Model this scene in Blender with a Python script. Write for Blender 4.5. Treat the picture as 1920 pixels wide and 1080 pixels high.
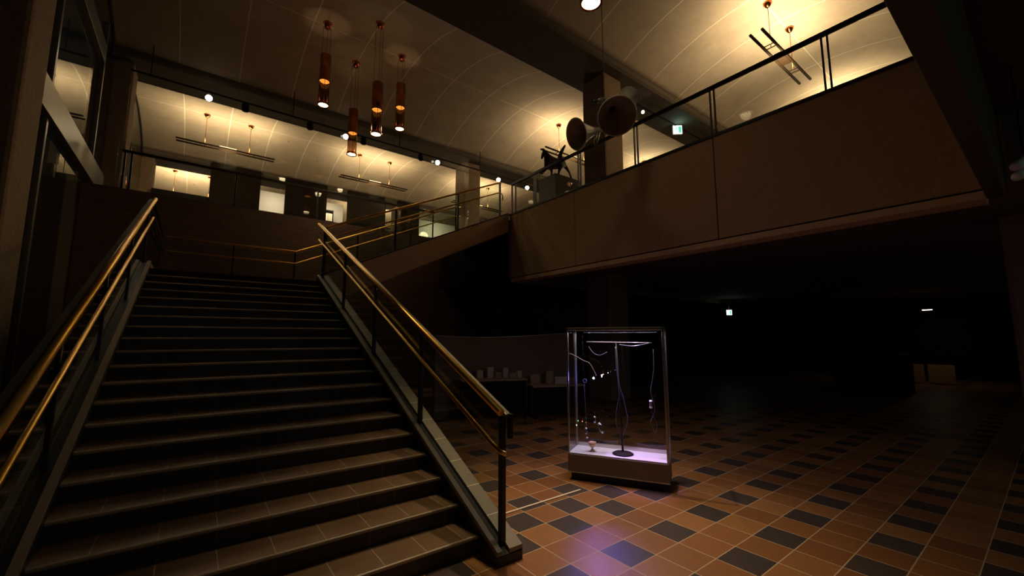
import bpy, bmesh, math, random
from mathutils import Vector, Matrix
random.seed(7)
for o in list(bpy.data.objects): bpy.data.objects.remove(o)
scene = bpy.context.scene
COL = scene.collection
PI = math.pi

# ------------------------------------------------------------------ camera
F_PX, VLX, HY, CAMH = 778.0, 362.0, 634.0, 1.62
pitch = math.atan((HY - 540) / F_PX)
head = -math.atan((VLX - 960) / (F_PX / math.cos(pitch)))
fw = Vector((math.sin(head) * math.cos(pitch), math.cos(head) * math.cos(pitch), math.sin(pitch)))
rt = Vector((math.cos(head), -math.sin(head), 0))
up = rt.cross(fw)
cd = bpy.data.cameras.new('camera'); cam = bpy.data.objects.new('camera', cd); COL.objects.link(cam)
cam.matrix_world = Matrix.Translation((0, 0, CAMH)) @ Matrix((rt, up, -fw)).transposed().to_4x4()
cd.sensor_width = 36; cd.lens = F_PX / 1920 * 36; cd.clip_start = .05; cd.clip_end = 200
scene.camera = cam

# ------------------------------------------------------------------ world, exposure
w = bpy.data.worlds.new('night'); scene.world = w; w.use_nodes = True
bg = w.node_tree.nodes['Background']; bg.inputs[0].default_value = (.7, .8, .75, 1); bg.inputs[1].default_value = .006
vs = scene.view_settings
vs.view_transform = 'Standard'; vs.look = 'None'; vs.exposure = 0.0; vs.gamma = 1; vs.use_curve_mapping = False
scene.cycles.transparent_max_bounces = 24
# dim unseen lamps added behind the viewer to lift the dark areas
WARM = (1.0, .74, .42)
UPL = (1.0, .76, .44)

# ------------------------------------------------------------------ light helper
def lamp(kind, loc, energy, color=WARM, target=None, parent=None, size=.1, size_y=None, angle=60, blend=.5, name='lamp_light', rad=.05):
    d = bpy.data.lights.new(name, kind); d.energy = energy; d.color = color
    if kind == 'AREA':
        d.shape = 'RECTANGLE' if size_y else 'SQUARE'; d.size = size
        if size_y: d.size_y = size_y
    if kind == 'SPOT':
        d.spot_size = math.radians(angle); d.spot_blend = blend; d.shadow_soft_size = rad
    if kind == 'POINT': d.shadow_soft_size = rad
    o = bpy.data.objects.new(name, d); COL.objects.link(o)
    o.location = loc
    if target is not None:
        v = Vector(target) - Vector(loc)
        o.rotation_euler = v.to_track_quat('-Z', 'Y').to_euler()
    if parent:
        o.parent = parent
    return o

for x_, y_ in ((0.5, -4.6), (6.0, -4.6), (12, -4.0)):
    lamp('AREA', (x_, y_, 3.2 if x_ > 6.8 else 4.0), 9, (.80, .95, .80), (x_, y_ + 3.5, 0), None, size=1.5, name='unseen_fill_lamp')  # added fill light, stands for no visible fixture

# ------------------------------------------------------------------ materials
def newmat(name):
    m = bpy.data.materials.new(name); m.use_nodes = True
    nt = m.node_tree; return m, nt, nt.nodes, nt.links, nt.nodes['Principled BSDF']
def flat(name, col, rough=.5, metal=0, noise=.12, scale=8, spec=.5, bump=0):
    m, nt, N, L, b = newmat(name)
    b.inputs['Roughness'].default_value = rough; b.inputs['Metallic'].default_value = metal
    b.inputs['Specular IOR Level'].default_value = spec
    tc = N.new('ShaderNodeNewGeometry'); nz = N.new('ShaderNodeTexNoise'); nz.inputs['Scale'].default_value = scale; nz.inputs['Detail'].default_value = 4
    L.new(tc.outputs['Position'], nz.inputs['Vector'])
    mx = N.new('ShaderNodeMix'); mx.data_type = 'RGBA'
    mx.inputs[6].default_value = (*[c * (1 - noise) for c in col], 1); mx.inputs[7].default_value = (*[min(1, c * (1 + noise)) for c in col], 1)
    L.new(nz.outputs['Fac'], mx.inputs[0]); L.new(mx.outputs[2], b.inputs['Base Color'])
    if bump:
        bp = N.new('ShaderNodeBump'); bp.inputs['Strength'].default_value = bump; bp.inputs['Distance'].default_value = .01
        L.new(nz.outputs['Fac'], bp.inputs['Height']); L.new(bp.outputs[0], b.inputs['Normal'])
    return m
def emis(name, col, strength):
    m, nt, N, L, b = newmat(name)
    b.inputs['Base Color'].default_value = (.02, .02, .02, 1)
    b.inputs['Emission Color'].default_value = (*col, 1); b.inputs['Emission Strength'].default_value = strength
    return m
def mth(N, L, op, a, b=None, c=None):
    n = N.new('ShaderNodeMath'); n.operation = op
    for i, v in enumerate((a, b, c)):
        if v is None: continue
        if isinstance(v, (int, float)): n.inputs[i].default_value = v
        else: L.new(v, n.inputs[i])
    return n.outputs[0]
def glass(name, tint=(1, 1, 1), ior=1.45, k=1.0):
    m, nt, N, L, b = newmat(name); N.remove(b)
    out = N['Material Output']
    t = N.new('ShaderNodeBsdfTransparent'); t.inputs[0].default_value = (*tint, 1)
    g = N.new('ShaderNodeBsdfGlossy'); g.inputs['Roughness'].default_value = 0.0; g.inputs[0].default_value = (k, k, k, 1)
    fr = N.new('ShaderNodeFresnel'); gg = N.new('ShaderNodeNewGeometry')
    io = mth(N, L, 'ADD', mth(N, L, 'MULTIPLY', gg.outputs['Backfacing'], 1 / ior - ior), ior); L.new(io, fr.inputs[0])
    mx = N.new('ShaderNodeMixShader')
    L.new(fr.outputs[0], mx.inputs[0]); L.new(t.outputs[0], mx.inputs[1]); L.new(g.outputs[0], mx.inputs[2]); L.new(mx.outputs[0], out.inputs[0])
    return m
def axis(N, L):
    g = N.new('ShaderNodeNewGeometry'); s = N.new('ShaderNodeSeparateXYZ'); L.new(g.outputs['Position'], s.inputs[0]); return g.outputs['Position'], s.outputs
def near_line(N, L, v, origin, pitch_, width):
    """1 within width of a repeated line"""
    a = mth(N, L, 'DIVIDE', mth(N, L, 'SUBTRACT', v, origin), pitch_)
    f = mth(N, L, 'FRACT', mth(N, L, 'ADD', a, .5))
    d = mth(N, L, 'ABSOLUTE', mth(N, L, 'SUBTRACT', f, .5))
    return mth(N, L, 'LESS_THAN', d, width / 2 / pitch_)
def mixc(N, L, fac, a, b):
    m = N.new('ShaderNodeMix'); m.data_type = 'RGBA'
    for i, v in ((0, fac), (6, a), (7, b)):
        if isinstance(v, tuple): m.inputs[i].default_value = (*v, 1)
        elif isinstance(v, (int, float)): m.inputs[i].default_value = v
        else: L.new(v, m.inputs[i])
    return m.outputs[2]

TILE, TX, TY = .302, 3.195, 2.0
def floor_mat():
    m, nt, N, L, b = newmat('quarry_tile_floor')
    pos, s = axis(N, L)
    fx = mth(N, L, 'DIVIDE', mth(N, L, 'SUBTRACT', s[0], TX), TILE); fy = mth(N, L, 'DIVIDE', mth(N, L, 'SUBTRACT', s[1], TY), TILE)
    ix = mth(N, L, 'FLOOR', fx); iy = mth(N, L, 'FLOOR', fy)
    ev = lambda v, o: mth(N, L, 'LESS_THAN', mth(N, L, 'FLOORED_MODULO', mth(N, L, 'ADD', v, o), 2.0), .5)
    d1 = mth(N, L, 'MULTIPLY', ev(ix, 0), ev(iy, 0))
    d2 = mth(N, L, 'MULTIPLY', mth(N, L, 'MULTIPLY', ev(ix, 1), mth(N, L, 'COMPARE', iy, 3.0, .4)), mth(N, L, 'LESS_THAN', ix, 1.5))
    dark = mth(N, L, 'MAXIMUM', d1, d2)
    cb = N.new('ShaderNodeCombineXYZ'); L.new(ix, cb.inputs[0]); L.new(iy, cb.inputs[1])
    wn = N.new('ShaderNodeTexWhiteNoise'); wn.noise_dimensions = '2D'; L.new(cb.outputs[0], wn.inputs['Vector'])
    nz = N.new('ShaderNodeTexNoise'); nz.inputs['Scale'].default_value = 9; nz.inputs['Detail'].default_value = 5; L.new(pos, nz.inputs['Vector'])
    c1 = mixc(N, L, wn.outputs['Value'], (.27, .105, .034), (.42, .19, .055))
    c2 = mixc(N, L, wn.outputs['Value'], (.055, .045, .042), (.075, .055, .045))
    c = mixc(N, L, dark, c1, c2)
    c = mixc(N, L, mth(N, L, 'MULTIPLY', nz.outputs['Fac'], .35), c, (.12, .07, .04))
    gx = near_line(N, L, s[0], TX, TILE, .008); gy = near_line(N, L, s[1], TY, TILE, .008)
    g = mth(N, L, 'MAXIMUM', gx, gy)
    c = mixc(N, L, g, c, (.55, .40, .24))
    L.new(c, b.inputs['Base Color'])
    L.new(mixc(N, L, g, mixc(N, L, nz.outputs['Fac'], (.36, .36, .36), (.55, .55, .55)), (.8, .8, .8)), b.inputs['Roughness'])
    b.inputs['Specular IOR Level'].default_value = .35
    bp = N.new('ShaderNodeBump'); bp.inputs['Strength'].default_value = .35; bp.inputs['Distance'].default_value = .003; bp.invert = True
    L.new(g, bp.inputs['Height']); L.new(bp.outputs[0], b.inputs['Normal'])
    return m
def step_mat():
    m, nt, N, L, b = newmat('stair_tile')
    pos, s = axis(N, L)
    j = near_line(N, L, s[0], 1.71, .2985, .006)
    nz = N.new('ShaderNodeTexNoise'); nz.inputs['Scale'].default_value = 5; nz.inputs['Detail'].default_value = 5; L.new(pos, nz.inputs['Vector'])
    c = mixc(N, L, nz.outputs['Fac'], (.13, .075, .04), (.24, .145, .08))
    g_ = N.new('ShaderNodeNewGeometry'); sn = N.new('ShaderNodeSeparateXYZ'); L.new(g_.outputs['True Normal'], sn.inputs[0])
    front = mth(N, L, 'GREATER_THAN', mth(N, L, 'ABSOLUTE', sn.outputs[2]), .5)      # upward faces keep the tread colour, all other faces get a darker one
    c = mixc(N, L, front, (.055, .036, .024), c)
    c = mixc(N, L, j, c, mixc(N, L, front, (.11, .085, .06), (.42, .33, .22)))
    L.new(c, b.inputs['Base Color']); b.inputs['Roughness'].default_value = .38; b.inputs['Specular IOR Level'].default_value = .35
    return m
def brick_mat(name, c1, c2, cm, bw=.3, bh=.075, rough=.5):
    m, nt, N, L, b = newmat(name)
    pos, s = axis(N, L)
    cb = N.new('ShaderNodeCombineXYZ'); L.new(mth(N, L, 'ADD', s[0], s[1]), cb.inputs[0]); L.new(s[2], cb.inputs[1])
    br = N.new('ShaderNodeTexBrick'); L.new(cb.outputs[0], br.inputs['Vector']); br.inputs['Scale'].default_value = 1
    br.inputs['Brick Width'].default_value = bw; br.inputs['Row Height'].default_value = bh; br.inputs['Mortar Size'].default_value = .005
    br.inputs['Color1'].default_value = (*c1, 1); br.inputs['Color2'].default_value = (*c2, 1); br.inputs['Mortar'].default_value = (*cm, 1)
    L.new(br.outputs['Color'], b.inputs['Base Color']); b.inputs['Roughness'].default_value = rough
    return m
def vault_mat():
    m, nt, N, L, b = newmat('vault_concrete')
    pos, s = axis(N, L)
    nz = N.new('ShaderNodeTexNoise'); nz.inputs['Scale'].default_value = 1.3; nz.inputs['Detail'].default_value = 8; nz.inputs['Roughness'].default_value = .65; L.new(pos, nz.inputs['Vector'])
    c = mixc(N, L, nz.outputs['Fac'], (.32, .26, .19), (.62, .525, .40))
    n3 = N.new('ShaderNodeTexNoise'); n3.inputs['Scale'].default_value = 9; n3.inputs['Detail'].default_value = 6; L.new(pos, n3.inputs['Vector'])
    c = mixc(N, L, mth(N, L, 'MULTIPLY', n3.outputs['Fac'], .35), c, (.30, .24, .17))
    j = mth(N, L, 'MAXIMUM', near_line(N, L, s[0], .55, 1.41, .026), near_line(N, L, s[1], 3.71, 7.5, .022))
    c = mixc(N, L, j, c, (.74, .68, .57))
    vo = N.new('ShaderNodeTexVoronoi'); vo.inputs['Scale'].default_value = 1.1; L.new(pos, vo.inputs['Vector'])
    pit = mth(N, L, 'LESS_THAN', vo.outputs['Distance'], .035)
    c = mixc(N, L, pit, c, (.12, .09, .06))
    L.new(c, b.inputs['Base Color']); b.inputs['Roughness'].default_value = .8; b.inputs['Specular IOR Level'].default_value = .2
    bp = N.new('ShaderNodeBump'); bp.inputs['Strength'].default_value = .3; bp.inputs['Distance'].default_value = .02
    L.new(nz.outputs['Fac'], bp.inputs['Height']); L.new(bp.outputs[0], b.inputs['Normal'])
    return m
def hammered_mat():
    m, nt, N, L, b = newmat('hammered_concrete')
    pos, s = axis(N, L)
    nz = N.new('ShaderNodeTexNoise'); nz.inputs['Scale'].default_value = 18; nz.inputs['Detail'].default_value = 8; L.new(pos, nz.inputs['Vector'])
    n2 = N.new('ShaderNodeTexNoise'); n2.inputs['Scale'].default_value = 1.2; n2.inputs['Detail'].default_value = 3; L.new(pos, n2.inputs['Vector'])
    c = mixc(N, L, nz.outputs['Fac'], (.42, .28, .15), (.74, .51, .30))
    c = mixc(N, L, n2.outputs['Fac'], c, (.54, .37, .21))
    L.new(c, b.inputs['Base Color']); b.inputs['Roughness'].default_value = .9; b.inputs['Specular IOR Level'].default_value = .15
    bp = N.new('ShaderNodeBump'); bp.inputs['Strength'].default_value = .8; bp.inputs['Distance'].default_value = .012
    L.new(nz.outputs['Fac'], bp.inputs['Height']); L.new(bp.outputs[0], b.inputs['Normal'])
    return m

M = dict(
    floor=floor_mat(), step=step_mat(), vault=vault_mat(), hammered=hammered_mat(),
    brick=brick_mat('brown_wall_tile', (.10, .05, .03), (.14, .07, .04), (.05, .03, .02)),
    nosing=flat('nosing_tile', (.36, .27, .17), .4, noise=.12, scale=20),
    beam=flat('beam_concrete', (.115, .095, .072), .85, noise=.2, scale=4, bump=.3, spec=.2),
    column=flat('column_concrete', (.30, .215, .145), .88, noise=.3, scale=11, bump=.9, spec=.15),
    slab=flat('soffit_plaster', (.22, .15, .11), .9, noise=.1, scale=2, spec=.2),
    curb=flat('curb_stone', (.25, .20, .135), .55, noise=.12, scale=14),
    groove=flat('dark_channel', (.02, .02, .018), .5),
    brass=flat('brass', (1.0, .56, .11), .36, 1, noise=.08, scale=30),
    greysteel=flat('grey_steel', (.20, .185, .155), .38, .5),
    steel=flat('black_steel', (.025, .022, .02), .35, .3),
    copper=flat('copper', (.62, .21, .065), .2, 1, noise=.15, scale=20),
    brownmetal=flat('brown_metal', (.07, .04, .02), .6, .2, spec=.3),
    ledge=flat('ledge_concrete', (.80, .56, .32), .8, noise=.15, scale=9),
    alu=flat('aluminium', (.55, .52, .46), .35, 1),
    taupe=flat('taupe_panel', (.20, .15, .10), .45),
    black=flat('black_paint', (.014, .013, .013), .6, spec=.15),
    blackrubber=flat('black_plinth', (.012, .012, .012), .7),
    darkwood=flat('dark_wood', (.014, .009, .005), .6, noise=.3, scale=3, spec=.08),
    white=flat('white_laminate', (.78, .76, .74), .5, noise=.05),
    cream=flat('cream_enamel', (.80, .77, .68), .28, noise=.1, scale=6),
    horninside=flat('horn_inside', (.50, .40, .26), .35),
    bronze=flat('dark_bronze', (.03, .022, .016), .45, .5),
    plinth=flat('grey_plinth', (.22, .23, .24), .55),
    partition=flat('brown_fabric_panel', (.26, .18, .12), .9, noise=.12, scale=25),
    paper=flat('paper', (.62, .55, .42), .8, noise=.15),
    card=flat('cardboard', (.42, .28, .16), .8, noise=.2),
    wire=flat('white_cable', (.10, .10, .12), .5),
    goblet=flat('amber_glass', (.75, .45, .25), .12),
    tape=flat('white_tape', (.85, .72, .52), .6, noise=.05),
    balglass=glass('balustrade_glass', (.86, .90, .87), 1.45, .9),
    clearglass=glass('clear_glass', (.95, .96, .95), 1.18, .9),
    caseglass=glass('case_glass', (.97, .98, .98), 1.35, .8),
    wallglass=glass('window_glass', (.75, .8, .8), 1.9, .95),
    smoked=glass('smoked_glass', (.50, .36, .26), 1.5, .8),
    vial=glass('vial_glass', (.80, .80, .95), 2.3, 1.0),
    bulb=emis('lamp_glow', (1, .78, .42), 7),
    glow=emis('reflector_glow', (1, .45, .08), 2.4),
    lens=emis('uplight_lens', (1, .62, .25), 2.2),
    spotglow=emis('spot_glow', (1, .90, .72), 60),
    exitw=emis('exit_sign_glow', (.80, 1, .93), 3.0),
    exitg=emis('exit_sign_green', (.10, .65, .40), 1.2),
    ledblue=emis('led_blue', (.30, .25, 1), 30),
    ledwhite=emis('led_white', (.75, .70, 1), 40),
    ledred=emis('led_red', (1, .25, .15), 6),
    ledgreen=emis('led_green', (.25, .9, .5), 2),
    pin=emis('pin_light', (1, .92, .75), 10),
)

# ------------------------------------------------------------------ mesh builder
class MB:
    def __init__(s): s.v = []; s.f = []; s.sm = []
    def add(s, vs, fs, smooth=False):
        n = len(s.v); s.v += [tuple(v) for v in vs]
        for f in fs: s.f.append(tuple(i + n for i in f)); s.sm.append(smooth)
        return s
    def box(s, x0, x1, y0, y1, z0, z1):
        vs = [(x, y, z) for x in (x0, x1) for y in (y0, y1) for z in (z0, z1)]
        return s.add(vs, [(0, 1, 3, 2), (4, 6, 7, 5), (0, 4, 5, 1), (2, 3, 7, 6), (0, 2, 6, 4), (1, 5, 7, 3)])
    def obox(s, o, u, v, w_):
        """box from corner o with edge vectors"""
        o, u, v, w_ = map(Vector, (o, u, v, w_))
        vs = [o + a * u + b * v + c * w_ for a in (0, 1) for b in (0, 1) for c in (0, 1)]
        return s.add(vs, [(0, 1, 3, 2), (4, 6, 7, 5), (0, 4, 5, 1), (2, 3, 7, 6), (0, 2, 6, 4), (1, 5, 7, 3)])
    def prism(s, poly, ax, a0, a1):
        """poly in the two other axes, extruded along ax"""
        def P(p, a):
            if ax == 'x': return (a, p[0], p[1])
            if ax == 'y': return (p[0], a, p[1])
            return (p[0], p[1], a)
        n = len(poly); vs = [P(p, a0) for p in poly] + [P(p, a1) for p in poly]
        fs = [tuple(range(n))[::-1], tuple(range(n, 2 * n))] + [(i, (i + 1) % n, n + (i + 1) % n, n + i) for i in range(n)]
        return s.add(vs, fs)
    def tube(s, pts, r, seg=12, cap=True):
        pts = [Vector(p) for p in pts]; rs = r if isinstance(r, (list, tuple)) else [r] * len(pts)
        d0 = (pts[1] - pts[0]).normalized(); ref = Vector((0, 0, 1)) if abs(d0.z) < .9 else Vector((1, 0, 0))
        u = d0.cross(ref).normalized(); vs = []; n = len(pts)
        for i, p in enumerate(pts):
            d = (pts[min(i + 1, n - 1)] - pts[max(i - 1, 0)]).normalized()
            u = (u - d * u.dot(d)).normalized(); v = d.cross(u)
            for k in range(seg):
                a = 2 * PI * k / seg; vs.append(p + (u * math.cos(a) + v * math.sin(a)) * rs[i])
        fs = [(i * seg + k, i * seg + (k + 1) % seg, (i + 1) * seg + (k + 1) % seg, (i + 1) * seg + k) for i in range(n - 1) for k in range(seg)]
        s.add(vs, fs, True)
        if cap:
            m = len(s.v) - len(vs)
            s.f += [tuple(m + k for k in range(seg))[::-1], tuple(m + (n - 1) * seg + k for k in range(seg))]; s.sm += [False, False]
        return s
    def lathe(s, prof, c=(0, 0, 0), axis_=(0, 0, 1), seg=28):
        """prof: list of (r, h) along axis"""
        a = Vector(axis_).normalized(); ref = Vector((0, 0, 1)) if abs(a.z) < .9 else Vector((1, 0, 0))
        u = a.cross(ref).normalized(); v = a.cross(u); c = Vector(c); vs = []
        for r, h in prof:
            for k in range(seg):
                t = 2 * PI * k / seg; vs.append(c + a * h + (u * math.cos(t) + v * math.sin(t)) * max(r, 1e-4))
        fs = [(i * seg + k, i * seg + (k + 1) % seg, (i + 1) * seg + (k + 1) % seg, (i + 1) * seg + k) for i in range(len(prof) - 1) for k in range(seg)]
        return s.add(vs, fs, True)
    def build(s, name, mat, parent=None, bevel=0, loc=None):
        me = bpy.data.meshes.new(name); me.from_pydata(s.v, [], s.f); me.update()
        for p, q in zip(me.polygons, s.sm): p.use_smooth = q
        bm = bmesh.new(); bm.from_mesh(me); bmesh.ops.recalc_face_normals(bm, faces=bm.faces); bm.to_mesh(me); bm.free()
        me.materials.append(mat)
        o = bpy.data.objects.new(name, me); COL.objects.link(o)
        if bevel:
            md = o.modifiers.new('bevel', 'BEVEL'); md.width = bevel; md.segments = 2; md.limit_method = 'ANGLE'
        if parent:
            o.parent = parent
            o.matrix_parent_inverse = Matrix.Identity(4)
        if loc: o.location = loc
        return o
def thing(name, label, cat, loc=(0, 0, 0), rotz=0, group=None):
    o = bpy.data.objects.new(name, None); COL.objects.link(o); o.empty_display_size = .1
    o.location = loc; o.rotation_euler = (0, 0, rotz); o['label'] = label; o['category'] = cat
    if group: o['group'] = group
    return o
def tag(o, label, cat, group=None, kind=None):
    o['label'] = label; o['category'] = cat
    if group: o['group'] = group
    if kind: o['kind'] = kind
    return o
def struct(o, label=None):
    o['kind'] = 'structure'
    if label: o['label'] = label
    return o
def copy_tree(o, parent=None):
    c = o.copy(); COL.objects.link(c)
    if parent: c.parent = parent
    for ch in list(o.children):
        copy_tree(ch, c)
    return c

# ------------------------------------------------------------------ building constants
F2 = 4.88            # upper floor level
SOF = 9.07           # beam soffit
CROWN = 10.0
XL, XR = -2.2, 24.0
BXI = 6.745          # face of the balcony
RISE, RUN, Y1 = .1355, .3015, 2.815
PIT = RISE / RUN
SX0, SX1 = -.62, 1.83
LZ = RISE * 20       # landing level
LY = Y1 + RUN * 19   # landing nosing
FY = 8.96            # near side of the upper flight
WB = 12.7            # face of wall under the gallery

# ------------------------------------------------------------------ floors
struct(MB().box(-6, 30, -8, 31, -.3, 0).build('floor', M['floor']), 'dark red and slate quarry tile floor of the hall')
f2 = MB(); f2.box(BXI + .12, XR, -6, FY, 3.30, F2); f2.box(XL, XR, WB + .2, 31, 3.30, F2)
struct(f2.build('floor', M['slab']), 'upper gallery floor slab')
struct(MB().box(6.70, XR, FY, WB, 3.30, F2).build('floor', M['black']), 'upper floor slab at the head of the stairs')  # black colour stands in for the shade on this part of the slab
# low ceiling the photographer stands under, with its downstand
struct(MB().box(XL, BXI + .12, -6, .2, 4.07, F2).build('ceiling', M['slab']), 'low ceiling near the viewer')
tag(MB().box(XL, BXI, .2, .336, 3.12, 5.0).build('edge_beam', M['beam'], bevel=.01), 'dark downstand beam crossing the top right corner under the low ceiling', 'beam')

# ------------------------------------------------------------------ vaults and beams
R_ = 6.65
def vault_z(dy): return CROWN - (R_ - math.sqrt(R_ * R_ - dy * dy))
for yc in (3.71, 11.21, 18.71, 26.21):
    n = 28; ys = [yc - 3.12 + 6.24 * i / n for i in range(n + 1)]
    poly = [(y, vault_z(y - yc)) for y in ys] + [(y, vault_z(y - yc) + .2) for y in reversed(ys)]
    mb = MB()
    m_ = len(poly)
    vs = [(XL - .4, p[0], p[1]) for p in poly] + [(XR, p[0], p[1]) for p in poly]
    fs = [(i, (i + 1) % m_, m_ + (i + 1) % m_, m_ + i) for i in range(m_)]
    mb.add(vs, fs); o = mb.build('ceiling', M['vault'])
    for p in o.data.polygons: p.use_smooth = True
    struct(o, 'concrete barrel vault with pale joint lines')
names = {7.46: 'wide dark concrete ceiling beam crossing diagonally above the horn sculpture',
         14.96: 'dark concrete ceiling beam over the gallery front with the row of spotlights',
         22.46: 'dark concrete ceiling beam behind the gallery lamps over the dark wall panels',
         29.96: 'concrete ceiling beam farthest back beyond the gallery'}
for yc in (7.46, 14.96, 22.46, 29.96):
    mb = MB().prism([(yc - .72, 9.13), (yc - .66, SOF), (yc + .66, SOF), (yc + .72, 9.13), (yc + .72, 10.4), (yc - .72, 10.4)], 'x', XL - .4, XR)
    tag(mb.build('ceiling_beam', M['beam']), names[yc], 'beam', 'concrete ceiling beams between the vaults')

# ------------------------------------------------------------------ columns
cols = [(-2.2, 7.46, 'rough concrete column filling the left edge of the view'),
        (-2.2, 14.96, 'dark concrete column at the left end of the gallery front'),
        (-2.2, 22.46, 'narrow lit concrete column far back at the left end of the gallery'),
        (9.0, -.04, 'dark concrete column at the right edge of the view'),
        (9.0, 7.46, 'concrete column rising behind the horn sculpture and the balcony'),
        (9.0, 14.96, 'pale concrete column standing behind the upper flight handrails'),
        (9.0, 22.46, 'concrete column far back beyond the pale column')]
for x, y, lb in cols:
    mb = MB().box(x - .4, x + .4, y - .4, y + .4, 0 if y < 10 else F2, SOF if y > 1 else 4.07 if x < 0 else 3.3)
    tag(mb.build('concrete_column', M['column'], bevel=.05), lb, 'column')

# ------------------------------------------------------------------ left window wall (night outside) on the column line
WX = -2.2
nightwall = struct(MB().box(-6, -5.9, -6, 31, 0, 10.4).build('wall_left', M['black']), 'dark night beyond the left window wall')
win = [(1, -.4 + 0, 7.06), (2, 7.86, 14.56), (3, 15.36, 22.06)]
def vtop(y):
    for yc in (3.71, 11.21, 18.71):
        if abs(y - yc) <= 3.03: return vault_z(y - yc)
    return SOF
for n, ya, yb in win:
    if n == 1: continue
    mb = MB(); k = 24; ys = [ya + (yb - ya) * i / k for i in range(k + 1)]
    poly = [(ya, 0 if n < 3 else F2)] + [(y, vtop(y) - .03) for y in ys] + [(yb, 0 if n < 3 else F2)]
    mb.prism(poly, 'x', WX - .01, WX + .01)
    wo = struct(mb.build('window_%d' % n, M['wallglass']), 'tall glass window wall on the left reflecting the hall')
    # arch frame following the vault
    fr = MB(); pts = [(WX, y, vtop(y) - .05) for y in ys]
    fr.tube(pts, .045, 6); fr.build('window_frame', M['steel'], wo)
for y in (9.63, 13.1):
    mb = MB().box(WX - .07, WX + .07, y - .045, y + .045, 0, 9.1)
    tag(mb.build('window_mullion', M['greysteel'], bevel=.006), {9.63: 'tall thin steel mullion nearest the left column', 13.1: 'tall thin steel mullion beside the dark panel at the far end of the left window'}[y], 'mullion', 'steel mullions of the left window wall')
tag(MB().box(WX - .12, WX - .03, 13.18, 14.5, 0, 9.05).build('dark_panel', M['black']), 'dark full height panel between the last mullion and the far left column', 'panel')
tag(MB().box(WX - .02, WX + .12, 7.9, 14.3, 5.16, 5.68).build('transom_beam', M['greysteel'], bevel=.008), 'wide grey steel transom running away along the left window', 'beam')
tag(MB().box(WX - .02, WX + .10, 7.9, 12.95, 8.0, 8.42).build('transom_beam', M['greysteel'], bevel=.008), 'upper steel transom at the top left of the window wall', 'beam')

# ------------------------------------------------------------------ other walls
struct(MB().box(XL, 6.55, WB, WB + .2, 0, 5.03).build('wall_back', M['brick']), 'brown tiled wall below the gallery')
struct(MB().box(6.55, XR, WB, WB + .2, 0, 3.3).build('wall_back', M['brick']), 'dark wall under the balcony')
struct(MB().box(XL - 4, XR, 30.8, 31, 0, 10.4).build('wall_far', M['column']), 'far wall beyond the gallery')
struct(MB().box(XR, XR + .2, 6.0, 31, 0, 10.4).build('wall_right', M['black']), 'dark far right wall')
struct(MB().box(XR, XR + .2, -6, 6.0, 0, 10.4).build('wall_right', M['black']), 'dark far right wall')

# ------------------------------------------------------------------ staircase
st = thing('staircase', 'wide brown tiled staircase rising from the hall floor to the landing', 'staircase', (0, 0, 0))
for n in range(1, 20):
    yn = Y1 + RUN * (n - 1); z = RISE * n
    mb = MB().box(SX0 - .02, SX1 + .02, yn + .02, LY + .05 if n < 19 else LY + .05, z - RISE if n > 1 else 0, z)
    # bullnose
    mb2 = MB().box(SX0 - .0, SX1, yn, yn + .024, z - .024, z + .001)
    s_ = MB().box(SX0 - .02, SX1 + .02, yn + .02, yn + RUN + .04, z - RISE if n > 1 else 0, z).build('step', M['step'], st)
    mb2.build('nosing', M['nosing'], s_, bevel=.008)
landing = MB().box(SX0 - .2, 1.97, LY + .02, 11.45, LZ - .25, LZ); landing.box(SX0 - .02, SX1, LY, LY + .05, LZ - .03, LZ + .001)
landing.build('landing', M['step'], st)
# solid under the flight
und = MB().prism([(Y1 + .1, 0), (LY, LZ - .2), (LY, LZ - .55), (Y1 + 1.3, 0)], 'x', SX0, SX1).build('soffit', M['slab'], st)
def curbz(y): return .106 + PIT * (y - 2.565)
CE = 8.66
def curb(side):
    """side +1 right, -1 left; x measured from inner face"""
    xi = 1.85 if side > 0 else -.64
    X = lambda d: xi + side * d
    def sl(x0, x1, dz, drop, y0=2.565, y1=CE):
        x0, x1 = sorted((x0, x1))
        return MB().prism([(y0, max(0, curbz(y0) + dz - drop)), (y0, curbz(y0) + dz), (y1, curbz(y1) + dz), (y1, curbz(y1) + dz - drop)] if curbz(y0) + dz - drop > 0 else
                          [(y0, 0), (y0, curbz(y0) + dz), (y1, curbz(y1) + dz), (y1, curbz(y1) + dz - drop), (y0 + (drop - curbz(y0) - dz) / PIT, 0)], 'x', x0, x1)
    sl(X(-.02), X(.205), -.03, .42).build('stringer', M['groove'], st)
    sl(X(-.022), X(.022), .0, .035).build('curb_ridge', M['curb'], st)
    # long tiles on the wide ledge
    tile = MB(); L_ = .302; y = 2.565
    while y < CE - .01:
        y2 = min(y + L_ - .009, CE)
        x0, x1 = sorted((X(.085), X(.205)))
        tile.prism([(y, curbz(y) - .04), (y, curbz(y)), (y2, curbz(y2)), (y2, curbz(y2) - .04)], 'x', x0, x1)
        y += L_
    tile.build('curb_tiles', M['curb'], st)
    g = MB(); x0, x1 = sorted((X(.086), X(.204)))
    g.prism([(2.567, curbz(2.565) - .045), (2.567, curbz(2.565) - .001), (CE, curbz(CE) - .001), (CE, curbz(CE) - .045)], 'x', x0, x1)
    g.build('curb_grout', M['tape'], st)
curb(1); curb(-1)
# landing curbs
MB().box(-.86, -.62, CE, 11.45, LZ - .25, LZ + .10).build('curb_ridge', M['curb'], st)
MB().box(-.86, 1.97, 11.33, 11.47, LZ - .25, LZ + .10).build('curb_ridge', M['curb'], st)

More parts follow.
